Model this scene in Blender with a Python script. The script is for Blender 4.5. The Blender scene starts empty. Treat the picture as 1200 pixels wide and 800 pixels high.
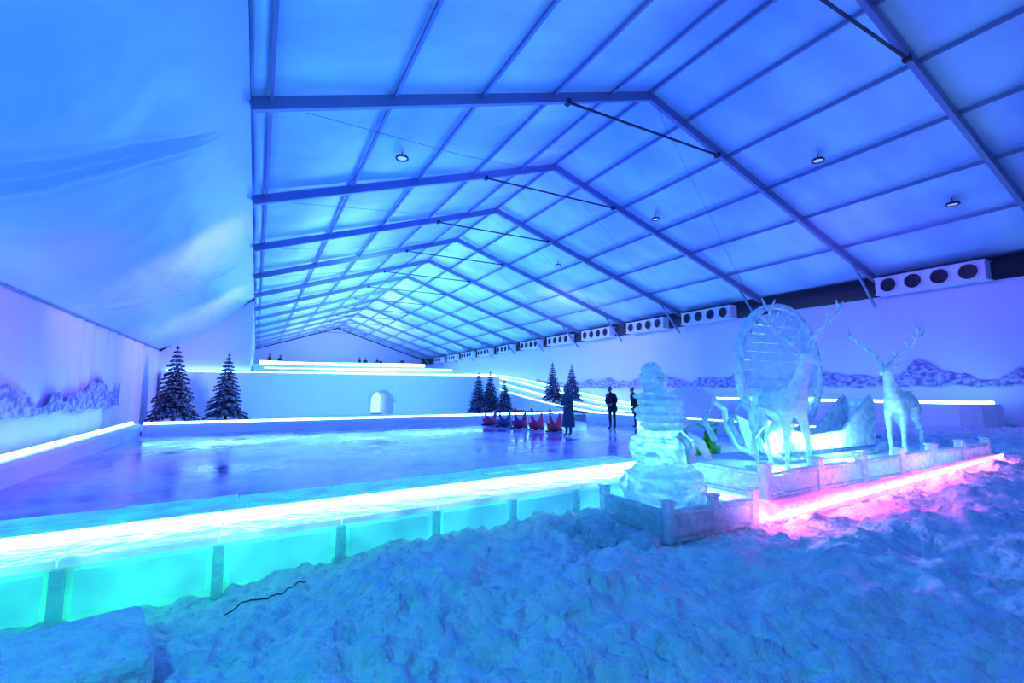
import bpy, bmesh, math, random
from mathutils import Vector, Matrix, noise
random.seed(4)
S=bpy.context.scene
S.view_settings.view_transform='Standard'
COL=S.collection
# ---------------------------------------------------------------- helpers
class MB:
    def __init__(s): s.v=[];s.f=[];s.m=[]
    def add(s,vs,fs,m=0):
        o=len(s.v); s.v+= [tuple(v) for v in vs]
        for f in fs: s.f.append(tuple(i+o for i in f)); s.m.append(m)
    def box(s,c,d,m=0,rot=None):
        vs=[]
        for z in(-.5,.5):
            for x,y in((-.5,-.5),(.5,-.5),(.5,.5),(-.5,.5)):
                p=Vector((x*d[0],y*d[1],z*d[2]))
                if rot: p=rot@p
                vs.append(p+Vector(c))
        s.add(vs,[(3,2,1,0),(4,5,6,7),(0,1,5,4),(1,2,6,5),(2,3,7,6),(3,0,4,7)],m)
    def hexa(s,vs,m=0):
        s.add(vs,[(3,2,1,0),(4,5,6,7),(0,1,5,4),(1,2,6,5),(2,3,7,6),(3,0,4,7)],m)
    def beam(s,a,b,w,h,m=0,up=(0,0,1)):
        a=Vector(a);b=Vector(b);d=(b-a).normalized();u=Vector(up)
        sd=d.cross(u).normalized();u=sd.cross(d)
        vs=[]
        for p in(a,b):
            for i,j in((-.5,-.5),(.5,-.5),(.5,.5),(-.5,.5)): vs.append(p+sd*i*w+u*j*h)
        s.add(vs,[(3,2,1,0),(4,5,6,7),(0,1,5,4),(1,2,6,5),(2,3,7,6),(3,0,4,7)],m)
    def tube(s,pts,rs,n=8,m=0,cap=True):
        pts=[Vector(p) for p in pts]
        if not hasattr(rs,'__len__'): rs=[rs]*len(pts)
        vs=[];up=Vector((0,0,1))
        for i,p in enumerate(pts):
            d=(pts[min(i+1,len(pts)-1)]-pts[max(i-1,0)]).normalized()
            a=d.cross(up)
            if a.length<.05: a=d.cross(Vector((1,0,0)))
            a.normalize();b=d.cross(a)
            for k in range(n):
                t=2*math.pi*k/n
                vs.append(p+(a*math.cos(t)+b*math.sin(t))*rs[i])
        fs=[]
        for i in range(len(pts)-1):
            for k in range(n):
                k2=(k+1)%n
                fs.append((i*n+k,i*n+k2,(i+1)*n+k2,(i+1)*n+k))
        if cap:
            fs.append(tuple(range(n-1,-1,-1)));fs.append(tuple((len(pts)-1)*n+k for k in range(n)))
        s.add(vs,fs,m)
    def rings(s,rs,m=0,cap=True):
        n=len(rs[0]);vs=[v for r in rs for v in r];fs=[]
        for i in range(len(rs)-1):
            for k in range(n):
                k2=(k+1)%n
                fs.append((i*n+k,i*n+k2,(i+1)*n+k2,(i+1)*n+k))
        if cap:
            fs.append(tuple(range(n-1,-1,-1)));fs.append(tuple((len(rs)-1)*n+k for k in range(n)))
        s.add(vs,fs,m)
    def grid(s,nx,ny,fn,m=0):
        vs=[fn(i/nx,j/ny) for j in range(ny+1) for i in range(nx+1)]
        fs=[(j*(nx+1)+i,j*(nx+1)+i+1,(j+1)*(nx+1)+i+1,(j+1)*(nx+1)+i) for j in range(ny) for i in range(nx)]
        s.add(vs,fs,m)
    def build(s,name,mats,smooth=False,parent=None,loc=None,rotz=0,bevel=0):
        me=bpy.data.meshes.new(name);me.from_pydata(s.v,[],s.f)
        for mt in mats: me.materials.append(mt)
        me.polygons.foreach_set('material_index',s.m)
        if smooth: me.polygons.foreach_set('use_smooth',[True]*len(s.f))
        me.update()
        ob=bpy.data.objects.new(name,me);COL.objects.link(ob)
        if parent: ob.parent=parent
        if loc: ob.location=loc
        ob.rotation_euler[2]=rotz
        if bevel:
            b=ob.modifiers.new('bevel','BEVEL');b.width=bevel;b.segments=2;b.limit_method='ANGLE'
        return ob
def empty(name,loc=(0,0,0),rotz=0,sc=1):
    e=bpy.data.objects.new(name,None);COL.objects.link(e);e.location=loc;e.rotation_euler[2]=rotz;e.scale=(sc,)*3;return e
def skin(name,pts,edges,mat,parent=None,sub=2,root=0):
    me=bpy.data.meshes.new(name);me.from_pydata([p[:3] for p in pts],edges,[])
    me.materials.append(mat)
    ob=bpy.data.objects.new(name,me);COL.objects.link(ob)
    if parent: ob.parent=parent
    sk=ob.modifiers.new('skin','SKIN');sk.use_smooth_shade=True
    for i,d in enumerate(me.skin_vertices[0].data):
        r=pts[i][3];d.radius=(r,r);d.use_root=(i==root)
    ss=ob.modifiers.new('sub','SUBSURF');ss.levels=sub;ss.render_levels=sub
    return ob
def fbm(x,y,z=0,o=4): return noise.fractal(Vector((x,y,z)),.9,2.1,o)
def sm(t): t=max(0,min(1,t));return t*t*(3-2*t)
# materials
def mat(name,col,rough=.5,metal=0,emit=None,es=0,bump=0,bscale=5,noisecol=None,nscale=3,spec=.5,stretch=None,bdist=.1):
    m=bpy.data.materials.new(name);m.use_nodes=True;N=m.node_tree.nodes;L=m.node_tree.links
    b=N['Principled BSDF']
    b.inputs['Base Color'].default_value=(*col,1);b.inputs['Roughness'].default_value=rough;b.inputs['Metallic'].default_value=metal
    b.inputs['Specular IOR Level'].default_value=spec
    if emit: b.inputs['Emission Color'].default_value=(*emit,1);b.inputs['Emission Strength'].default_value=es
    g=N.new('ShaderNodeNewGeometry');mp=N.new('ShaderNodeMapping');L.new(g.outputs['Position'],mp.inputs['Vector'])
    if stretch: mp.inputs['Scale'].default_value=stretch
    if bump:
        t=N.new('ShaderNodeTexNoise');t.inputs['Scale'].default_value=bscale;t.inputs['Detail'].default_value=6
        L.new(mp.outputs[0],t.inputs['Vector'])
        bp=N.new('ShaderNodeBump');bp.inputs['Strength'].default_value=bump;bp.inputs['Distance'].default_value=bdist
        L.new(t.outputs['Fac'],bp.inputs['Height']);L.new(bp.outputs[0],b.inputs['Normal'])
    if noisecol:
        t=N.new('ShaderNodeTexNoise');t.inputs['Scale'].default_value=nscale;t.inputs['Detail'].default_value=5
        L.new(mp.outputs[0],t.inputs['Vector'])
        r=N.new('ShaderNodeValToRGB');r.color_ramp.elements[0].position=.4;r.color_ramp.elements[1].position=.62
        r.color_ramp.elements[0].color=(*col,1);r.color_ramp.elements[1].color=(*noisecol,1)
        L.new(t.outputs['Fac'],r.inputs[0]);L.new(r.outputs[0],b.inputs['Base Color'])
    return m
def ramp_emit(m,axis,lo,hi,stops,strength):
    """emission colour running along a world axis (RGB led colour zones, and led glow painted into ice)"""
    N=m.node_tree.nodes;L=m.node_tree.links;b=N['Principled BSDF']
    g=N.new('ShaderNodeNewGeometry');s=N.new('ShaderNodeSeparateXYZ');L.new(g.outputs['Position'],s.inputs[0])
    mr=N.new('ShaderNodeMapRange');mr.inputs[1].default_value=lo;mr.inputs[2].default_value=hi
    L.new(s.outputs[axis],mr.inputs[0]);r=N.new('ShaderNodeValToRGB');L.new(mr.outputs[0],r.inputs[0])
    e=r.color_ramp.elements
    e[0].position=stops[0][0];e[0].color=(*stops[0][1],1)
    e[1].position=stops[-1][0];e[1].color=(*stops[-1][1],1)
    for p,c in stops[1:-1]:
        x=e.new(p);x.color=(*c,1)
    L.new(r.outputs[0],b.inputs['Emission Color']);b.inputs['Emission Strength'].default_value=strength
def icemat(name,col,glass=.6,rough=.06,bump=.4,bscale=6,tint=(.88,.98,1)):
    """clear carved ice: refraction + frosty translucent scatter"""
    m=mat(name,col,.12,bump=bump,bscale=bscale,spec=.9,bdist=.05)
    N=m.node_tree.nodes;L=m.node_tree.links;b=N['Principled BSDF'];out=N['Material Output']
    bp=[n for n in N if n.type=='BUMP'][0]
    tl=N.new('ShaderNodeBsdfTranslucent');tl.inputs[0].default_value=(*col,1)
    gl=N.new('ShaderNodeBsdfGlass');gl.inputs['Color'].default_value=(*tint,1);gl.inputs['Roughness'].default_value=rough;gl.inputs['IOR'].default_value=1.25
    L.new(bp.outputs[0],gl.inputs['Normal'])
    m1=N.new('ShaderNodeMixShader');m1.inputs[0].default_value=.45;L.new(b.outputs[0],m1.inputs[1]);L.new(tl.outputs[0],m1.inputs[2])
    t=N.new('ShaderNodeTexNoise');t.inputs['Scale'].default_value=bscale*.6;t.inputs['Detail'].default_value=4
    g=[n for n in N if n.type=='NEW_GEOMETRY'][0];L.new(g.outputs['Position'],t.inputs['Vector'])
    mr=N.new('ShaderNodeMapRange');mr.inputs[1].default_value=.35;mr.inputs[2].default_value=.65;mr.inputs[3].default_value=max(0,glass-.2);mr.inputs[4].default_value=min(1,glass+.2)
    L.new(t.outputs['Fac'],mr.inputs[0])
    m2=N.new('ShaderNodeMixShader');L.new(mr.outputs[0],m2.inputs[0]);L.new(m1.outputs[0],m2.inputs[1]);L.new(gl.outputs[0],m2.inputs[2])
    L.new(m2.outputs[0],out.inputs[0])
    return m
def mottle(m,sc,lo,hi,st):
    N=m.node_tree.nodes;L=m.node_tree.links;b=N['Principled BSDF']
    g=N.new('ShaderNodeNewGeometry');t=N.new('ShaderNodeTexNoise');t.inputs['Scale'].default_value=sc;t.inputs['Detail'].default_value=4;L.new(g.outputs['Position'],t.inputs['Vector'])
    mr=N.new('ShaderNodeMapRange');mr.inputs[1].default_value=.3;mr.inputs[2].default_value=.7;mr.inputs[3].default_value=lo*st;mr.inputs[4].default_value=hi*st
    L.new(t.outputs['Fac'],mr.inputs[0]);L.new(mr.outputs[0],b.inputs['Emission Strength'])
M={}
M['film']=mat('roof_film',(.36,.55,.86),.28,bump=.15,bscale=.6,stretch=(1,2,1),noisecol=(.5,.8,.92),nscale=.25)  # teal noise colour paints in light reflected by and passing through the film
M['drape']=mat('drape_fabric',(.42,.6,.92),.33,bump=.3,bscale=.6)
M['wall']=mat('white_tarpaulin',(.66,.6,.92),.5,bump=.2,bscale=.8)
M['alu']=mat('aluminium',(.2,.24,.42),.4,metal=.3)
M['dark']=mat('dark_steel',(.02,.02,.04),.5)
M['snow']=mat('snow',(.88,.93,.97),.75,bump=1,bscale=7,bdist=.16,noisecol=(.66,.8,.92),nscale=7)
M['snowfar']=mat('packed_snow',(.8,.87,.95),.7,bump=.4,bscale=3)
M['icec']=icemat('clear_ice',(.7,.92,1),.68,.05,.12,3)
M['iced']=icemat('sculpted_ice',(.8,.95,1),.46,.08,.6,12)
M['icef']=icemat('frosted_ice',(.75,.92,1),.3,.25,.9,16)
M['grey']=mat('cooler_casing',(.7,.7,.85),.4)
M['black']=mat('black_plastic',(.01,.01,.015),.5)
M['mural']=mat('mural_print',(.13,.09,.42),.6,noisecol=(.5,.45,.85),nscale=5,stretch=(1,1,1.6))
m=mat('rink_ice',(.16,.15,.36),.08,bump=.08,bscale=2.0,spec=.9)
N=m.node_tree.nodes;L=m.node_tree.links;b=N['Principled BSDF']
g=N.new('ShaderNodeNewGeometry');t=N.new('ShaderNodeTexNoise');t.inputs['Scale'].default_value=.5;t.inputs['Detail'].default_value=7;t.inputs['Roughness'].default_value=.62
L.new(g.outputs['Position'],t.inputs['Vector'])
r=N.new('ShaderNodeValToRGB');r.color_ramp.elements[0].position=.36;r.color_ramp.elements[1].position=.55
r.color_ramp.elements[0].color=(.15,.15,.42,1);r.color_ramp.elements[1].color=(.5,.52,.85,1)
L.new(t.outputs['Fac'],r.inputs[0]);L.new(r.outputs[0],b.inputs['Base Color'])
r2=N.new('ShaderNodeMapRange');r2.inputs[1].default_value=.36;r2.inputs[2].default_value=.6;r2.inputs[3].default_value=.06;r2.inputs[4].default_value=.26
L.new(t.outputs['Fac'],r2.inputs[0]);L.new(r2.outputs[0],b.inputs['Roughness'])
M['rink']=m
def led(name,c,s): return mat(name,(.8,.9,1),.4,emit=c,es=s)
M['led_c']=led('led_cyan',(.22,.8,1),12)
M['led_b']=led('led_blue',(.18,.6,1),10)
M['led_p']=led('led_pink',(1,.25,.8),12)
M['led_f']=mat('led_front',(.8,.9,1),.4);ramp_emit(M['led_f'],0,-4,6,[(0,(.12,1,.7)),(.3,(.14,1,.84)),(.6,(.16,.95,1)),(1,(.3,.8,1))],15)
M['panel']=mat('glowing_ice_panel',(.5,.85,.9),.2,bump=.6,bscale=3)  # light of leds buried in the ice, put in as emission
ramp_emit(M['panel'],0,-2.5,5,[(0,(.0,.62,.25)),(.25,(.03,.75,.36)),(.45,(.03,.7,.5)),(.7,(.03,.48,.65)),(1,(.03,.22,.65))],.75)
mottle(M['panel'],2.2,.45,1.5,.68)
M['pinkice']=mat('pink_glow_ice',(.9,.6,.9),.3,bump=.5,bscale=8);ramp_emit(M['pinkice'],0,5.5,12.6,[(0,(1,.12,.75)),(.5,(1,.15,.45)),(1,(.8,.08,.6))],.6);mottle(M['pinkice'],3,.3,1.6,.8)  # pink led glow along the edge painted in as mottled emission
M['ledge']=mat('frosty_ledge',(.7,.85,.95),.3,bump=.9,bscale=10);ramp_emit(M['ledge'],0,-3,6,[(0,(0,.5,.45)),(.4,(0,.5,.72)),(1,(.05,.42,.9))],.3)  # frosty ice; led light on the ledge painted in as emission
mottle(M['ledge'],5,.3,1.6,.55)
M['capglow']=mat('cap_ice_led_spill',(.75,.82,.98),.15,bump=.35,bscale=5,spec=.8);ramp_emit(M['capglow'],0,-3,6,[(0,(.1,.72,.52)),(.4,(.25,.72,.75)),(1,(.25,.55,.9))],.3);mottle(M['capglow'],2.5,.3,1.6,.75)  # pale led spill across the cap put in as emission
# ---------------------------------------------------------------- hall
XR,ZR=9.69,10.2; XE,ZE=22.1,6.1; SL=(ZR-ZE)/(XE-XR); XL=-.35; Y0,YE=-5.55,69.45
def rz(x): return ZR-SL*abs(x-XR)
pur=[1.45,3.35,5.35,7.4,9.7,12.41]
px=sorted([XL]+[XR-p for p in pur[:5] if XR-p>XL+.2]+[XR]+[XR+p for p in pur])
b=MB()
frames=[Y0+5*i for i in range(16)]
for j in range(15):
    for i in range(len(px)-1):
        a,c=px[i],px[i+1]
        def fn(u,v,a=a,c=c,j=j):
            x=a+(c-a)*u;y=frames[j]+5*v
            return (x,y,rz(x)+.14-.10*math.sin(math.pi*u)*max(0,math.sin(math.pi*v))**.5)
        b.grid(5,8,fn)
b.build('ceiling',[M['film']],True)
for y in frames[:-1]:
    b=MB()
    b.beam((XL,y,rz(XL)-.06),(XR,y,ZR-.06),.12,.25)
    b.beam((XR,y,ZR-.06),(XE,y,ZE-.06),.12,.25)
    b.beam((XE-1.7,y,rz(XE-1.7)-.2),(XE-.3,y,ZE-1.15),.07,.09)
    b.beam((XR-2.9,y,rz(XR-2.9)-.17),(XR+2.9,y,rz(XR+2.9)-.17),.05,.05,1)
    for s in(-1,1): b.box((XR+2.9*s,y,rz(XR+2.9)-.17),(.12,.15,.14),1)
    b.build('roof_truss',[M['alu'],M['dark']])
b=MB()
for x in px[1:-1]:
    b.beam((x,Y0,rz(x)+.03),(x,YE,rz(x)+.03),.065,.10)
b.build('roof_purlins',[M['alu']])
b=MB()
for j in range(3,14):
    y=frames[j]
    b.tube([(.6,y,rz(.6)-.25),(4.8,y+2.5,rz(4.8)-.3),(XR-.3,y+5,ZR-.3)],.006,5)
    b.tube([(XE-1,y+5,rz(XE-1)-.25),(XR+.3,y,ZR-.3)],.006,5)
b.build('bracing_cables',[M['dark']])
WX,WZ=-4.6,3.7; YA=30.5
b=MB()
def fn(u,v):
    y=-5.5+(YA+5.5)*v
    x=XL+(WX-XL)*u; z=rz(XL)+(WZ-rz(XL))*u
    off=-.30*math.sin(math.pi*u)+.12*math.sin(math.pi*u)*fbm(y*.22,u*2.0,3)
    # fan of tension folds running across the sheet
    c=10.3-2.3*u; w=.12+.75*u; q=(y-c)/w
    off+=.07*sm(u*3)*sm((1-u)*4)*math.sin(q*7)*math.exp(-q*q)
    c=21-3.5*u; w=.2+1.2*u; q=(y-c)/w
    off+=.05*sm(u*3)*sm((1-u)*4)*math.sin(q*6)*math.exp(-q*q)
    return (x-off*.2,y,z+off)
b.grid(80,480,fn)
b.build('side_drape',[M['drape']],True)
b=MB()
def fn(u,v):
    y=-5.5+(YA+5.5)*u; z=WZ*v
    k=.03+.07*sm((y-16)/4)
    return (WX+k*math.sin(y*5+math.sin(y*1.7))*(1-.6*v),y,z)
b.grid(400,10,fn)
b.beam((WX+.05,-5.5,WZ),(WX+.05,YA,WZ),.04,.04,1)
b.build('wall_left',[M['wall'],M['alu']],True)
b=MB()
b.add([(WX,YA,0),(XL,YA,0),(XL,YA,rz(XL)),(WX,YA,WZ)],[(0,1,2,3)])
b.add([(XL,YA,0),(XL,YE,0),(XL,YE,rz(XL)),(XL,YA,rz(XL))],[(0,1,2,3)])
b.beam((WX,YA-.06,WZ-.05),(XL,YA-.06,rz(XL)-.05),.1,.14,1)
b.build('wall_annex',[M['wall'],M['dark']])
b=MB()
b.add([(XL,YE,0),(XE,YE,0),(XE,YE,ZE),(XR,YE,ZR),(XL,YE,rz(XL))],[(0,1,2,3,4)])
b.build('wall_back',[M['wall']])
b=MB()
def fn(u,v):
    y=Y0+(YE-Y0)*u; z=5.6*v
    return (XE-.02-.04*math.sin(y*2.1)*sm(v*2),y,z)
b.grid(400,4,fn)
b.box((XE-.05,(Y0+YE)/2,5.75),(.16,YE-Y0,.8),1)
b.build('wall_right',[M['wall'],M['dark']],True)
b=MB();b.add([(WX,Y0,0),(XE,Y0,0),(XE,Y0,ZE),(XR,Y0,ZR),(XL,Y0,rz(XL)),(WX,Y0,WZ)],[(0,1,2,3,4,5)])
b.build('wall_front',[M['wall']])
b=MB();b.add([(WX,Y0,-.12),(XE,Y0,-.12),(XE,YE,-.12),(WX,YE,-.12)],[(0,1,2,3)]);b.build('floor',[M['snowfar']])
def mural(name,x,y0,y1,zb,zt,seed):
    b=MB();n=int((y1-y0)/.08)
    def h(y): return zb+.18+(zt-zb)*max(0,.45+.75*fbm(y*.55,seed,0,5))
    def lo(y): return zb+.12*fbm(y*1.3,seed+5)
    def fn(u,v):
        y=y0+(y1-y0)*u; a=lo(y)
        return (x,y,a+(h(y)-a)*v)
    b.grid(n,3,fn);return b.build(name,[M['mural']])
mural('mountain_mural',WX+.13,4,22.5,1.0,1.85,2.3)
mural('mountain_mural',XE-.12,0,36,1.75,2.5,8.1)
def cooler(y0):
    b=MB();x=21.5;zc=5.66
    b.box((x+.12,y0+1.6,zc),(.5,3.2,.62))
    b.box((x+.12,y0+1.6,zc+.32),(.56,3.26,.04));b.box((x+.12,y0+1.6,zc-.32),(.56,3.26,.04))
    for k in range(4):
        c=Vector((x-.135,y0+.42+.78*k,zc));n=28
        def ring(r,dx): return [c+Vector((dx,r*math.cos(2*math.pi*i/n),r*math.sin(2*math.pi*i/n))) for i in range(n)]
        b.rings([ring(.29,0),ring(.29,-.06),ring(.265,-.06),ring(.26,-.005)],0,False)
        b.add(ring(.262,-.006),[tuple(range(n))],1)
        for q in range(5):
            t=2*math.pi*q/5
            d=Vector((0,math.cos(t),math.sin(t)));e=Vector((0,-math.sin(t),math.cos(t)))
            b.add([c+d*.05+Vector((-.02,0,0)),c+d*.24-e*.03+Vector((-.03,0,0)),c+d*.24+e*.09+Vector((-.012,0,0)),c+d*.06+e*.04+Vector((-.015,0,0))],[(0,1,2,3)],2)
        b.tube([c+Vector((-.01,0,0)),c+Vector((-.05,0,0))],.05,12,2)
        for rr in (.1,.17,.235):
            b.tube([c+Vector((-.06,rr*math.cos(2*math.pi*i/20),rr*math.sin(2*math.pi*i/20))) for i in range(21)],.004,4,2,False)
    b.build('air_cooler',[M['grey'],M['black'],M['dark']])
for y0 in [6.0,15.7,20.3,25.2,30,34.6,39.5,44.3,49,54,59]: cooler(y0)
M['lamp']=mat('lamp_glass',(.6,.7,.9),.2,emit=(.35,.5,1),es=.7)
def flood(x,y):
    b=MB();z=rz(x)-.14
    b.tube([(0,0,.2),(0,0,.04)],.015,6,0)
    def rr(r,zz): return [Vector((r*math.cos(2*math.pi*i/20),r*math.sin(2*math.pi*i/20),zz)) for i in range(20)]
    b.rings([rr(.05,.06),rr(.15,.04),rr(.18,0),rr(.18,-.03),rr(.14,-.03),rr(.13,0)],0)
    b.rings([rr(.125,-.012),rr(.1,-.02)],1)
    b.build('high_bay_light',[M['dark'],M['lamp']],loc=(x,y,z))
for x,y in((3.2,12.2),(14.5,7.45),(18.3,5.7),(14.1,13.6),(14.4,21.2)): flood(x,y)
# ---------------------------------------------------------------- ground
def cy(x): return 4.6+.09*x
def gh(x,y):
    h=.5*sm((x-5)/14)
    h+=.10*fbm(x*.7,y*.7,1.5)+.10*fbm(x*1.7,y*1.7,4)
    rdg=1-abs(fbm(x*2.6,y*2.6,11,3)); h+=.085*(rdg-.6)
    h+=.05*fbm(x*6.5,y*6.5,9)
    h+=.2*math.exp(-((x-1.3)**2/.5+(y-3.7)**2/.2))+.2*math.exp(-((x-2.5)**2/.6+(y-3.2)**2/.4))+.12*math.exp(-((x-.7)**2/.3+(y-3.1)**2/.15))
    h+=.10*sm((y-cy(x)+.8)/.8)*(1 if x<5.6 else 0)*sm((x+.6)/1.5)
    h+=.30*math.exp(-((x-8.2)**2/6+(y-2.4)**2/.5))
    h-=.06*math.exp(-((x+1)**2+(y-3.4)**2)/1.2)
    if 5.4<x<12.9 and y>3.75: h=min(h,.15)
    if 3.8<x<5.4 and y>3.7: h=min(h,.12)
    if x>12.9 and y>3.5: h=h*.6+.1
    return max(-.1,h)
b=MB()
def fn(u,v):
    x=-4.55+9.9*u; y=-3+(cy(x)+.5+3)*v
    return (x,y,gh(x,y))
b.grid(330,260,fn)
def fn(u,v):
    x=5.35+16.6*u**1.2; y=-3+(9.4)*v
    return (x,y,gh(x,y))
b.grid(300,200,fn)
def fn(u,v):
    x=15.1+6.9*u; y=6.4+24*v
    return (x,y,gh(x,y))
b.grid(50,120,fn)
def fn(u,v):
    x=-4.55+19.7*u; y=21.1+9.3*v
    return (x,y,.1+.06*fbm(x*.6,y*.6))
b.grid(90,40,fn)
b.build('snow_ground',[M['snow']],True)
b=MB()
b.add([(-3.7,cy(-3.7)+.6,.0),(5.6,cy(5.6)+.6,.0),(15.2,6.42,.0),(15.2,21.2,.0),(-3.7,21.2,.0)],[(0,1,2,3,4)])
b.build('ice_rink',[M['rink']]).location.z=.02
def cp(s,t,z): return Vector((s,cy(s)+t,z))
b=MB();s0,s1=-4.4,5.5
def slab(a,c,t0,t1,z0,z1,m): b.hexa([cp(a,t0,z0),cp(c,t0,z0),cp(c,t1,z0),cp(a,t1,z0),cp(a,t0,z1),cp(c,t0,z1),cp(c,t1,z1),cp(a,t1,z1)],m)
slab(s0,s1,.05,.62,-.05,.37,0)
s=-4.0
while s<5.4:
    slab(s-.04,s+.04,-.02,.045,-.05,.36,1)
    if s+.95<5.5:
        slab(s+.075,s+.875,.02,.045,.02,.335,0)
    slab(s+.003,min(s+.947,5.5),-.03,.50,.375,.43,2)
    slab(s+.2,min(s+1.14,5.5),.66,1.0,0,.47+.015*random.random(),3)
    slab(s+.1,min(s+1.04,5.5),1.005,1.38,0,.47+.02*random.random(),3)
    s+=.95
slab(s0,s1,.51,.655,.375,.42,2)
par=empty('rink_barrier')
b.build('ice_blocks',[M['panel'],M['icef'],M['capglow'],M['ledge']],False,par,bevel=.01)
b=MB();b.tube([cp(s0+i*.2,.58,.46) for i in range(50)],.034,8)
b.build('led_tube',[M['led_f']],True,par)
def curb(name,pts,w,z0,h,ledm,ledr=.03):
    par=empty(name);b=MB();l=MB()
    n=len(pts);pv=[Vector(p) for p in pts];prof=[(-.5,0),(-.5,.8),(-.4,1),(.4,1),(.5,.8),(.5,0)];rs=[]
    for i,p in enumerate(pv):
        d=(pv[min(i+1,n-1)]-pv[max(i-1,0)]);d.z=0;d.normalize();sd=Vector((d.y,-d.x,0))
        rs.append([p+sd*a*w+Vector((0,0,z0+h*c)) for a,c in prof])
    b.rings(rs);b.build('snow_block',[M['snowfar']],False,par)
    l.tube([p+Vector((0,0,z0+h+ledr*.6)) for p in pv],ledr,8);l.build('led_tube',[ledm],True,par)
curb('rink_barrier',[(-3.75,5.8+.755*i,0) for i in range(21)],.5,0,.42,M['led_c'],.055)
curb('rink_barrier',[(-3.45+.9*i,21.1,0) for i in range(21)],.45,0,.38,M['led_c'],.05)
curb('rink_barrier',[(15.3,7+.8*i,0) for i in range(17)],.4,0,.45,M['led_b'],.03)
pts=[(20.3,17-i*.9,0) for i in range(11)]+[(20.25,7.2,0),(20.35,6.7,0),(20.6,6.35,0),(21.0,6.2,0),(21.5,6.2,0)]
curb('ice_kerb',pts,.5,.3,.85,M['led_c'],.06)
# ---------------------------------------------------------------- back snow plateau and slide
def hillz(x,y):
    if y<47: z=2.55+1.3*sm((y-31)/16)
    else: z=3.85-.55*sm((y-47)/7)
    return z
b=MB()
XP=XL+.1
def fn(u,v):
    x=XP+(15.3-XP)*u;y=30.2+39*v
    return (x,y,hillz(x,y)+.06*fbm(x*.6,y*.6)*min(1,v*8))
b.grid(50,80,fn)
def FY(z): return 30.2-.25*(1-z/2.55)
hx0,hx1,hz=6.3,7.7,1.6
ztop=2.55
def face(xa,xb,za,zb,n=12):
    def f(u,v):
        x=xa+(xb-xa)*u;z=za+(zb-za)*v
        return (x,FY(z)+.05*fbm(x*.7,z*.7,2)*math.sin(math.pi*v),z)
    b.grid(n,6,f)
face(WX+.25,hx0,0,ztop,60);face(hx1,15.35,0,ztop,30)
b.add([(WX+.25,30.2,ztop),(XP,30.2,ztop),(XP,30.42,ztop),(WX+.25,30.42,ztop)],[(0,1,2,3)])
xc=(hx0+hx1)/2;r=(hx1-hx0)/2;zs=hz-r
na=12
for i in range(na):
    p=[]
    for a in(math.pi*(1-i/na),math.pi*(1-(i+1)/na)):
        p.append((xc+r*math.cos(a),zs+r*math.sin(a)))
    b.add([(p[0][0],FY(p[0][1]),p[0][1]),(p[1][0],FY(p[1][1]),p[1][1]),(p[1][0],30.2,ztop),(p[0][0],30.2,ztop)],[(0,1,2,3)])
    b.add([(p[0][0],FY(p[0][1]),p[0][1]),(p[1][0],FY(p[1][1]),p[1][1]),(p[1][0],33.5,p[1][1]),(p[0][0],33.5,p[0][1])],[(0,1,2,3)])
for hx in(hx0,hx1): b.add([(hx,29.95,0),(hx,33.5,0),(hx,33.5,zs),(hx,29.95,zs)],[(0,1,2,3)])
b.add([(15.3,29.95,0),(15.3,50,0),(15.3,50,ztop),(15.3,30.2,ztop)],[(0,1,2,3)])
b.tube([(xc+(r+.08)*math.cos(math.pi*i/14),FY(1.2)-.05,zs+(r+.08)*math.sin(math.pi*i/14)) for i in range(15)],.09,8)
plateau=b.build('snow_plateau',[M['snowfar']],True)
b=MB()
b.tube([(WX+.4+.5*i,30.28,2.64) for i in range(39)],.05,6)
b.build('edge_led',[M['led_b']],True,plateau)
b=MB()
b.tube([(.2+.8*i,46+1.0*math.sin(i*.3),hillz(0,46)+.18) for i in range(19)],.16,6)
b.tube([(.5+.8*i,38+1.6*math.sin(i*.22+1),hillz(0,38)+.16) for i in range(18)],.08,6)
b.build('hill_led',[M['led_c']],True,plateau)
b=MB();b.box((xc,33.4,.8),(1.3,.05,1.5));b.build('tunnel_light',[mat('tunnel_glow',(.8,.9,1),.5,emit=(.3,.65,1),es=1.6)],False,plateau)
b=MB()
def sz(y): return .35+2.9*sm((y-18)/30)**.9
def fn(u,v):
    y=18+50*v;x=15.6+6.2*u
    return (x,y,sz(y)-.25*math.sin(math.pi*((u*3)%1))*.6)
b.grid(36,80,fn)
b.add([(15.55,18,0),(15.55,68,0),(15.55,68,3.2),(15.55,48,sz(48)),(15.55,40,sz(40)),(15.55,33,sz(33)),(15.55,26,sz(26))],[tuple(range(7))])
slide=b.build('snow_slide',[M['snowfar']],True)
b=MB()
for x in(15.65,17.7,19.8,21.6):
    b.tube([(x,18.5+i*1.5,sz(18.5+i*1.5)+.08) for i in range(28)],.04,6)
b.build('slide_led_tubes',[M['led_b']],True,slide)
b=MB()
def fn(u,v):
    a=2*math.pi*u;t=v*math.pi/2
    return (18+1.5*math.cos(a)*math.cos(t),15.6+1.5*math.sin(a)*math.cos(t),.3+1.5*math.sin(t))
b.grid(32,12,fn);b.build('igloo',[M['snowfar']],True)
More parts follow.
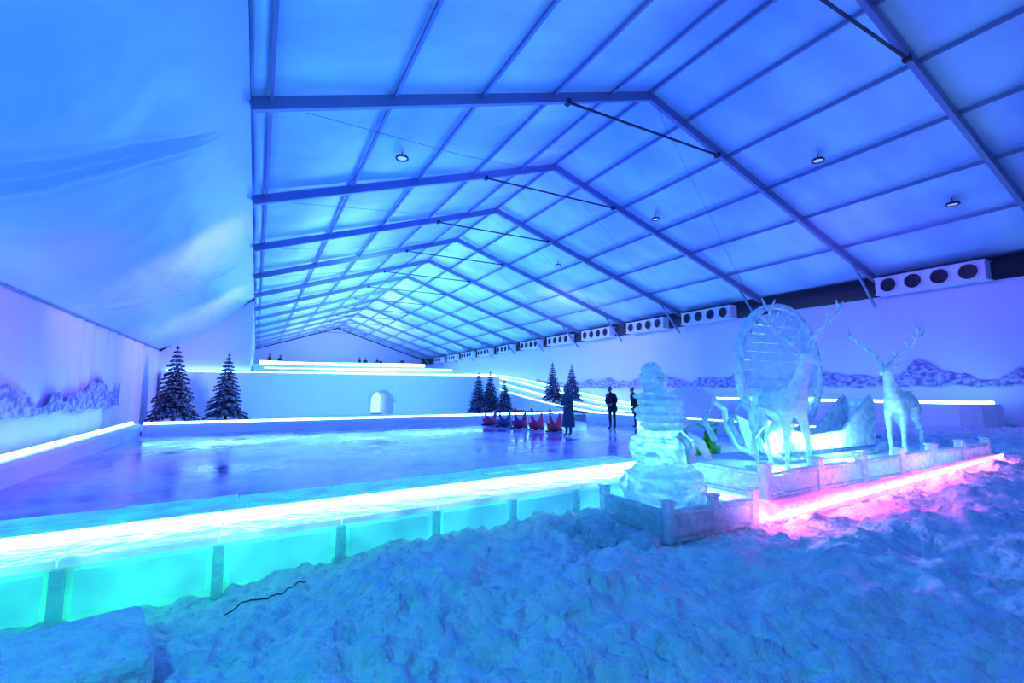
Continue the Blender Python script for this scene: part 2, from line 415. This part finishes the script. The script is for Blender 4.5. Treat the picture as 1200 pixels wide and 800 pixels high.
# ---------------------------------------------------------------- trees
M['pine']=mat('pine_needles',(.012,.03,.06),.7,noisecol=(.3,.4,.7),nscale=9)
M['pine'].node_tree.nodes['Color Ramp'].color_ramp.elements[0].position=.52
M['pine'].node_tree.nodes['Color Ramp'].color_ramp.elements[1].position=.68
M['bark']=mat('bark',(.05,.035,.03),.9)
def pine(x,y,z,h,seed):
    R=random.Random(seed);b=MB();r0=h*.27
    b.tube([(0,0,0),(0,0,h*.5),(0,0,h*.98)],[h*.02,h*.013,.01],8,1)
    T=17
    for i in range(T):
        f=i/(T-1);zz=h*(.1+.86*f);rr=r0*(1-f)**.85+.04*h*.3
        nb=int(15-8*f)
        for k in range(nb):
            a=2*math.pi*(k/nb)+R.random()*.5+i
            L_=rr*(.8+.35*R.random());d=Vector((math.cos(a),math.sin(a),0));sd=Vector((-d.y,d.x,0))
            dr=.28+.12*R.random()
            P=[Vector((0,0,zz))+d*L_*t+Vector((0,0,L_*(.06-dr*t*t))) for t in(0,.35,.7,1)]
            b.tube(P,[h*.012,h*.02,h*.014,.004],5,0)
            for t in(.3,.5,.68,.85):
                q=Vector((0,0,zz))+d*L_*t+Vector((0,0,L_*(.06-dr*t*t)))
                for s in(-1,1):
                    l=L_*.36*(1.1-t*.75)
                    e=q+d*l*.7+sd*s*l*.8+Vector((0,0,-l*.45))
                    w=h*.012
                    b.tube([q,(q+e)/2+Vector((0,0,w*.4)),e],[w*.8,w*1.1,.003],4,0)
    b.tube([(0,0,h*.95),(0,0,h*1.03)],[.02,.003],5,0)
    b.build('pine_tree',[M['pine'],M['bark']],False,None,(x,y,z))
pine(-3.35,27.0,.08,3.65,1);pine(-1.3,28.2,.08,3.45,2)
pine(12.9,28.4,.08,2.7,3);pine(13.9,28.7,.08,2.8,4);pine(14.2,27.2,.08,2.3,7)
pine(16.9,25.6,sz(25.6)-.1,2.6,5);pine(18.7,26.0,sz(26)-.1,2.5,6)
# ---------------------------------------------------------------- sculptures
par=empty('ice_platform')
b=MB();b.box((9.15,5.3,.1),(7.1,3.2,.3));b.build('base_block',[M['snowfar']],False,par,bevel=.03)
b=MB()
for i in range(8): b.box((5.6+.44+.88*i,3.66,.02+.02*i+.1),(.86,.1,.22))
b.box((5.56,4.3,.1),(.1,1.2,.22))
b.build('glow_edge',[M['pinkice']],False,par,bevel=.02)
b=MB();b.tube([(5.47,4.7,.08),(5.47,3.60,.08),(5.7,3.57,.10),(9,3.57,.22),(12.6,3.57,.37)],.022,8);b.build('led_tube',[M['led_p']],True,par)
def fence(name,path,z,h,seg,post=.13):
    b=MB()
    for si,(a,c) in enumerate(zip(path[:-1],path[1:])):
        a=Vector((*a,z));c=Vector((*c,z));n=max(1,round((c-a).length/seg));d=(c-a).normalized()
        rot=Matrix.Rotation(math.atan2(d.y,d.x),3,'Z')
        for i in range(n):
            p=a+(c-a)*(i/n);q=a+(c-a)*((i+1)/n);mid=(p+q)/2;l=(q-p).length-post-.012
            b.box(mid+Vector((0,0,h*.40)),(l,.08,h*.54),0,rot)
            b.box(mid+Vector((0,0,h*.74)),(l,.12,h*.1),0,rot)
            b.box(mid+Vector((0,0,h*.06)),(l,.12,h*.1),0,rot)
        for i in range(0 if si==0 else 1,n+1):
            p=a+(c-a)*(i/n)
            b.box(p+Vector((0,0,h*.5)),(post,post,h),0,rot)
            b.box(p+Vector((0,0,h+.02)),(post*1.25,post*1.25,.03),0,rot)
    b.build(name,[M['icef']],False,bevel=.012)
fence('ice_fence',[(5.68,5.0),(5.68,3.8),(12.6,3.8)],.255,.40,1.15)
par=empty('snowman_plinth')
b=MB();b.box((4.62,4.25,.09),(1.2,.75,.3));b.build('base_block',[M['snowfar']],False,par,bevel=.03)
fence('ice_fence',[(3.9,4.75),(3.9,3.72),(5.3,3.72)],0.0,.40,.8,.1)
# snowman: one carved figure, ball base, round middle, slab-layered torso, head
b=MB()
ctrl=[(0,.34),(.06,.45),(.2,.495),(.34,.46),(.42,.36),(.47,.32),(.54,.37),(.66,.395),(.76,.37),(.83,.27),(.87,.23),(.94,.27),(1.03,.29),(1.12,.285),(1.2,.265),(1.28,.25),(1.345,.13),(1.40,.15),(1.47,.17),(1.55,.145),(1.585,.11),(1.62,.12),(1.68,.08),(1.70,.03)]
def prof(z):
    for (a,ra),(c,rc) in zip(ctrl[:-1],ctrl[1:]):
        if a<=z<=c: return ra+(rc-ra)*sm((z-a)/(c-a))
    return ctrl[-1][1]
rs=[];n=72
for i in range(190):
    z=1.70*i/189;rr=prof(z);lean=-.15*sm((z-.9)/.8);ring=[]
    k_=int((z-.87)/.095);gq=abs(math.sin(math.pi*(z-.87)/.095))**.35
    tier=(.80+.24*gq) if .87<z<1.33 else 1
    ox=.035*math.sin(k_*2.4+1) if .87<z<1.33 else 0
    for k in range(n):
        a=2*math.pi*k/n;ca,sa=math.cos(a),math.sin(a)
        q=rr*tier*(1+.09*fbm(ca*1.3,sa*1.3,z*3.0)+.05*fbm(ca*4,sa*4,z*9))
        ring.append(Vector((lean+ox+q*ca,q*sa,z)))
    rs.append(ring)
b.rings(rs)
snow=b.build('ice_snowman',[M['iced']],True,loc=(4.42,4.28,.245))
b=MB()
b.tube([(.27,-.1,.80),(.40,-.25,.70),(.40,-.36,.52)],[.07,.06,.045],10)
b.tube([(-.06,-.30,.84),(0,-.39,.74),(.02,-.43,.52)],[.05,.05,.055],8)
b.tube([(-.16,-.15,1.49),(-.22,-.30,1.47)],[.035,.008],8)
b.build('arm_scarf_nose',[M['iced']],True,snow)
# ice wheel disc
par=empty('ice_disc_sculpture',(9.95,6.15,2.02))
b=MB();n=72
def rg(r,y): return [Vector((r*math.cos(2*math.pi*i/n),y,r*math.sin(2*math.pi*i/n))) for i in range(n)]
b.rings([rg(1.45,-.08),rg(1.45,.08),rg(1.35,.08),rg(1.35,-.08),rg(1.45,-.08)],1,False)
zz=-1.33
while zz<1.3:
    w=math.sqrt(max(.01,1.34**2-(abs(zz+.095)+.07)**2))
    b.box((0,0,zz+.095),(2*w,.06+.01*math.sin(zz*9),.178),0)
    zz+=.19
b.build('disc',[M['icec'],M['iced']],False,par)
b=MB();b.box((0,0,-1.585),(1.5,.4,.36));b.box((0,0,-1.38),(1.0,.3,.1));b.build('stand',[M['icef']],False,par,bevel=.03)
# ice sleigh
par=empty('ice_sleigh',(10.9,5.55,.255))
b=MB()
for s in(-.26,.26):
    b.tube([(-3.6,s,.45),(-3.85,s,.8),(-3.6,s,1.15),(-3.3,s,1.0),(-3.25,s,.7),(-3.0,s,.3),(-2.4,s,.08),(-1,s,.06),(.8,s,.06),(1.3,s,.2)],.055,8)
    prof_=[(-2.7,.2),(-3.0,.9),(-2.6,.75),(-1.6,.5),(-.4,.55),(.3,1.0),(.75,1.25),(.95,1.0),(.8,.2)]
    vs=[(x,s-.03,z) for x,z in prof_]+[(x,s+.03,z) for x,z in prof_];k=len(prof_)
    b.add(vs,[tuple(range(k)),tuple(range(2*k-1,k-1,-1))]+[(i,i+k,(i+1)%k+k,(i+1)%k) for i in range(k)])
b.box((-.9,0,.28),(3.2,.44,.12));b.box((.75,0,.7),(.1,.44,.9))
b.build('sleigh_body',[M['iced']],False,par,bevel=.02)
# deer
def deer(x,y,z,head,sc):
    par=empty('ice_deer',(x,y,z),head,sc)
    P=[];E=[]
    def ad(p,c=None):
        P.append(p);i=len(P)-1
        if c is not None: E.append((c,i))
        return i
    mid=ad((-.08,0,1.13,.17))
    rump=ad((-.38,0,1.17,.18),mid);back=ad((-.53,0,1.16,.12),rump)
    t=ad((-.64,0,1.17,.05),back);ad((-.71,0,1.08,.03),t)
    ch=ad((.26,0,1.13,.21),mid);nb=ad((.42,0,1.3,.15),ch);nm=ad((.52,0,1.52,.10),nb);hb=ad((.58,0,1.72,.085),nm)
    fr=ad((.67,0,1.78,.08),hb);mz=ad((.81,0,1.71,.05),fr);ad((.92,0,1.65,.038),mz)
    for s in(-1,1):
        e=ad((.56,.10*s,1.82,.022),hb);ad((.50,.21*s,1.86,.035),e)
        l=ad((.28,.13*s,.93,.085),ch);k=ad((.34+.05*s,.13*s,.56,.045),l);f=ad((.32+.06*s,.13*s,.16,.034),k);ad((.37+.06*s,.13*s,.03,.045),f)
        h=ad((-.40,.13*s,.98,.125),rump);st=ad((-.26,.15*s,.80,.085),h);hk=ad((-.56-.04*s,.14*s,.50,.043),st);f=ad((-.49-.04*s,.14*s,.14,.034),hk);ad((-.44-.04*s,.14*s,.03,.044),f)
    skin('body',P,E,M['iced'],par)
    b=MB()
    for s in(-1,1):
        main=[(.62,.05*s,1.84),(.52,.16*s,2.0),(.46,.32*s,2.14),(.52,.48*s,2.30),(.66,.56*s,2.46),(.76,.54*s,2.60)]
        b.tube(main,[.036,.036,.032,.028,.022,.01],7)
        for i,(dx,dy,dz) in((1,(.22,.02,.14)),(2,(.24,.04,.2)),(3,(-.12,.12,.2)),(3,(.22,-.03,.16)),(4,(-.10,.05,.2))):
            p=Vector(main[i]);q=p+Vector((dx,dy*s,dz))
            b.tube([p,(p+q)/2+Vector((dx*.15,0,-.02)),q],[.028,.022,.008],6)
    b.build('antlers',[M['iced']],True,par)
    b=MB();b.box((-.05,0,-.0),(1.2,.5,.05));b.build('footing',[M['icef']],False,par,bevel=.01)
deer(7.5,4.68,.285,math.radians(-112),1.02)
deer(11.3,4.6,.285,math.radians(186),.98)
b=MB()
b.box((-1.15,3.5,.10),(1.35,.75,.2),0,Matrix.Rotation(.25,3,'Z')@Matrix.Rotation(.05,3,'X'))
b.build('ice_slab',[M['snow']],bevel=.05)
b=MB()
for x,y,s,a in((3.5,4.45,.3,.3),(3.35,4.15,.25,1.1),(3.6,4.05,.22,.7),(3.1,4.5,.22,2),(3.6,3.75,.2,.2)):
    b.box((x,y,gh(x,y)+.05),(s*1.3,s,.12),0,Matrix.Rotation(a,3,'Z')@Matrix.Rotation(.25,3,'X'))
b.build('ice_rubble',[M['icef']],bevel=.02)
b=MB()
cpt=[(-.12+.02*i,4.22+.03*math.sin(i*.25)+.004*i) for i in range(29)]
b.tube([(x,y,max(gh(x+dx,y+dy) for dx in(-.03,0,.03) for dy in(-.03,0,.03))+.008) for x,y in cpt],.005,6)
b.build('power_cable',[M['black']],True)
# ---------------------------------------------------------------- sleds
def sled(x,y,rot,c,sc=.85):
    m=mat('sled_plastic',c,.3);par=empty('ice_sled',(x,y,.025),rot,sc)
    b=MB();rs=[]
    for t in range(9):
        u=t/8;X=-.45+.95*u;w=.27*(math.sin(math.pi*(.15+.8*u)))**.5;z0=.06+.22*max(0,u-.6)**2*6
        rs.append([Vector((X,w*a,z0+h)) for a,h in((-.8,0),(.8,0),(1,.24),(.85,.26),(.7,.06),(-.7,.06),(-.85,.26),(-1,.24))])
    b.rings(rs)
    b.tube([(-.38,0,.15),(-.46,0,.4),(-.58,0,.72)],[.16,.10,.03],10)
    b.tube([(.32,0,.25),(.36,0,.5),(.34,0,.82),(.46,0,.9)],[.12,.07,.045,.03],10)
    for s in(-1,1): b.tube([(.34,0,.72),(.28,.22*s,.8)],.022,6)
    for s in(-.16,.16): b.box((0,s,.03),(.95,.025,.06),1)
    b.build('sled_shell',[m,M['dark']],True,par)
sc_=[(.9,.03,.08),(.85,.04,.12),(.35,.04,.12),(.1,.08,.2),(.6,.04,.15)]
for i in range(5): sled(10.15-.18*i,15.3+1.05*i,math.radians(212),sc_[i],.95)
sled(9.0,7.35,math.radians(215),(.15,.8,.03),1.05);sled(9.9,8.4,math.radians(150),(.4,.7,.03))
b=MB();b.box((14.2,14.6,.3),(.6,.45,.55));b.box((14.7,14.2,.27),(.3,.4,.5));b.build('lit_ice_block',[mat('lit_ice',(.8,.95,1),.3,emit=(.3,.7,1),es=2.0)],bevel=.03)
# ---------------------------------------------------------------- people
M['skin']=mat('skin',(.45,.28,.2),.6);M['hair']=mat('hair',(.01,.01,.012),.6)
def person(x,y,z,rot,coat,hem=.35,lean=.0,sc=1.0,arms='front',name='person'):
    mc=mat('coat_fabric',coat,.75)
    par=empty(name,(x,y,z),rot,sc)
    def ln(p):
        k=max(0,p[2]-.95);return (p[0]+lean*k,p[1],p[2]-lean*.25*k,*p[3:])
    P=[];E=[]
    def ad(p,c=None):
        P.append(ln(p));i=len(P)-1
        if c is not None:E.append((c,i))
        return i
    pe=ad((0,0,.95,.13));sp=ad((0,0,1.15,.125),pe);ch=ad((0,0,1.34,.14),sp);nk=ad((.02,0,1.48,.06),ch);ad((.03,0,1.56,.05),nk)
    for s in(-1,1):
        sh=ad((0,.17*s,1.40,.075),ch)
        if arms=='front': el=ad((.02,.25*s,1.13,.058),sh);wr=ad((.2,.13*s,1.03,.04),el)
        else: el=ad((-.02,.24*s,1.12,.058),sh);wr=ad((.04,.26*s,.86,.04),el)
        hip=ad((0,.09*s,.86,.1),pe);kn=ad((.02,.1*s,.5,.065),hip);an=ad((-.01,.1*s,.12,.045),kn);ft=ad((.02,.1*s,.05,.045),an);ad((.15,.11*s,.04,.038),ft)
        w=Vector(P[wr][:3]);d=(w-Vector(P[el][:3])).normalized();side=Vector((0,-s,0))
        H=[(*w,.022)];HE=[];H.append((*(w+d*.07),.03));HE.append((0,1))
        u=d.cross(side).normalized()
        for q,(o,l) in enumerate(((-.03,.065),(-.01,.078),(.012,.07),(.032,.055))):
            a=w+d*.075+u*o;i=len(H)
            H+= [(*a,.011),(*(a+d*l*.5+side*.01),.009),(*(a+d*l*.8+side*.03),.008)];HE+=[(1,i),(i,i+1),(i+1,i+2)]
        i=len(H);a=w+d*.03-u*.035;H+=[(*a,.011),(*(a+d*.035-u*.02+side*.01),.009)];HE+=[(0,i),(i,i+1)]
        skin('hand',H,HE,M['skin'],par,1)
    skin('body',P,E,mc,par,2)
    b=MB();rs=[];n=24
    for zz,rx,ry in((hem,.21,.24),(hem+.02,.215,.245),(.7 if hem<.65 else hem+.05,.18,.215),(.95,.155,.195),(1.15,.145,.185),(1.32,.15,.2),(1.42,.12,.17),(1.5,.07,.08)):
        c=ln((0,0,zz,0));rs.append([Vector((c[0]+rx*math.cos(2*math.pi*k/n)*(1+.04*math.sin(5*k)),c[1]+ry*math.sin(2*math.pi*k/n),c[2])) for k in range(n)])
    b.rings(rs);b.build('coat',[mc],True,par)
    c=Vector(ln((.05+lean*.06,0,1.63,0))[:3])
    b=MB();rs=[]
    for i in range(13):
        t=-1+2*i/12;t=max(-.97,min(.97,t));rr=math.sqrt(1-t*t);jaw=1-.25*max(0,-t)
        ring=[]
        for k in range(20):
            a=2*math.pi*k/20;X=.092*rr*math.cos(a)*jaw;Y=.075*rr*math.sin(a)*jaw
            if abs(a)<.2 or a>6.1: X+=.022*math.exp(-((t+.15)/.18)**2)
            if .25<min(a,2*math.pi-a)<.5: X-=.008*math.exp(-((t-.05)/.12)**2)
            ring.append(c+Vector((X,Y,.115*t)))
        rs.append(ring)
    b.rings(rs)
    for s in(-1,1):
        b.tube([c+Vector((-.005,.072*s,.0)),c+Vector((-.012,.088*s,.01))],[.02,.016],8)
        b.tube([c+Vector((.078,.03*s,.008)),c+Vector((.087,.03*s,.008))],.008,6,1)
    b.tube([c+Vector((.082,-.02,-.055)),c+Vector((.088,0,-.057)),c+Vector((.082,.02,-.055))],.006,5,1)
    b.build('head',[M['skin'],M['hair']],True,par)
    b=MB();rs=[]
    for i in range(9):
        t=-.25+1.22*i/8;rr=math.sqrt(max(.02,1-t*t))
        rs.append([c+Vector((-.018+.1*rr*math.cos(2*math.pi*k/20)*(1 if math.cos(2*math.pi*k/20)<.3 or t>.45 else .55),.086*rr*math.sin(2*math.pi*k/20),.125*t+.012)) for k in range(20)])
    b.rings(rs);b.build('hair',[M['hair']],True,par)
person(9.72,13.75,.02,math.radians(190),(.02,.07,.11),.3,.1,1.0)
person(12.95,15.2,.02,math.radians(200),(.008,.01,.03),.75,.18,1.0)
person(14.4,15.3,.02,math.radians(185),(.006,.008,.02),.6,.35,1.0,'side')
for i,(x,y) in enumerate(((9.6,52),(10.4,53),(11.6,52.5),(12.2,53.5),(14.2,52),(1.0,52),(2.0,53))):
    person(x,y,3.4,1.2*i,(.02,.02,.05),.7,0,1,'side','visitor')
# ---------------------------------------------------------------- lights
def area(name,loc,size,col,en,rot=(0,0,0),sy=None):
    l=bpy.data.lights.new(name,'AREA');l.energy=en;l.color=col;l.shape='RECTANGLE';l.size=size;l.size_y=sy or size
    o=bpy.data.objects.new(name,l);COL.objects.link(o);o.location=loc;o.rotation_euler=rot;return o
def point(name,loc,col,en,r=.3):
    l=bpy.data.lights.new(name,'POINT');l.energy=en;l.color=col;l.shadow_soft_size=r
    o=bpy.data.objects.new(name,l);COL.objects.link(o);o.location=loc;return o
def spot(name,loc,tgt,col,en,ang=80,r=.3,blend=1):
    l=bpy.data.lights.new(name,'SPOT');l.energy=en;l.color=col;l.shadow_soft_size=r;l.spot_size=math.radians(ang);l.spot_blend=blend
    o=bpy.data.objects.new(name,l);COL.objects.link(o);o.location=loc
    o.rotation_euler=(Vector(tgt)-Vector(loc)).to_track_quat('-Z','Y').to_euler();return o
UP=(math.pi,0,0)
area('ceiling_fill',(6,15,2.6),6,(.005,.12,1),1000,UP,10)  # area lamps added in mid-air without fixtures to brighten the ceiling
area('ceiling_fill',(9,34,4.5),8,(.1,.24,1),2200,UP,16)
area('ceiling_fill',(9,57,5),10,(.3,.45,1),2400,UP,12)
area('ceiling_fill',(16,10,2.6),5,(.10,.01,.9),200,UP,8)
spot('flood',(8,12,3),(8.5,16,9),(.25,.15,1),900,80)  # added spot without fixture, tints a ceiling patch violet
spot('flood',(10,20,3),(12,24,9),(.05,.45,1),1300,80)  # added spot without fixture, throws teal on the ceiling
spot('flood',(1.5,1,4.2),(-4,10,5.3),(.0,.12,1),600,120)
spot('flood',(3,13,5.0),(-3.2,18,4.6),(.55,.35,1),2400,55)
spot('flood',(2,24,5.0),(-4,27,3.4),(.5,.4,1),1500,90)
spot('flood',(0,12,3.5),(-4.6,13,1.2),(.5,.06,1),420,120)
spot('flood',(9,1,6),(4,3,0),(.01,.12,1),180,120)  # overhead fill added for general blue on the near snow
spot('flood',(3,9.4,8.2),(2.2,3,0),(.0,.36,1),1900,52,.1)  # added lamp without fixture, rakes the snow to bring out relief
spot('flood',(-2.5,.5,4.0),(.2,3.5,0),(.0,.6,.5),480,110)  # teal fill added above the left snow
spot('flood',(14,7,6),(22,10,2.5),(.3,.08,1),700,120)
spot('flood',(14,24,7),(22,27,3),(.35,.3,1),2000,120)
spot('flood',(6,20,8),(5,31,1.2),(.12,.42,1),3800,110)  # extra light added to brighten the back snow wall
spot('flood',(9,32,8.0),(9,46,3),(.15,.55,1),4500,130)  # extra light added to brighten the far hill
spot('flood',(9,11,8),(6,16,0),(.12,.14,1),1700,120)
point('deer_fill',(8.1,5.2,.6),(.2,.8,1),120,.12)  # added points spreading cyan around the deer and nearby snow
point('deer_fill',(10.2,4.9,.6),(.25,.75,1),110,.12)
point('snowman_glow',(4.95,4.85,.75),(.15,.8,1),60,.1)
point('pink_fill',(7,3.3,.45),(1,.08,.5),26,.05)  # added points strengthening the pink led spill on the snow
point('pink_fill',(9.5,3.3,.55),(1,.08,.6),16,.05)
point('pink_fill',(5.4,3.4,.3),(1,.1,.7),10,.05)
W=bpy.data.worlds.new('World');S.world=W;W.use_nodes=True
W.node_tree.nodes['Background'].inputs[0].default_value=(.02,.05,.4,1);W.node_tree.nodes['Background'].inputs[1].default_value=.3
# camera
c=bpy.data.cameras.new('cam');c.lens=16.5;c.sensor_width=36;c.clip_start=.05;c.clip_end=300
o=bpy.data.objects.new('camera',c);COL.objects.link(o);o.location=(0,0,1.6);o.rotation_euler=(math.radians(95.92),0,math.radians(-28.48));S.camera=o
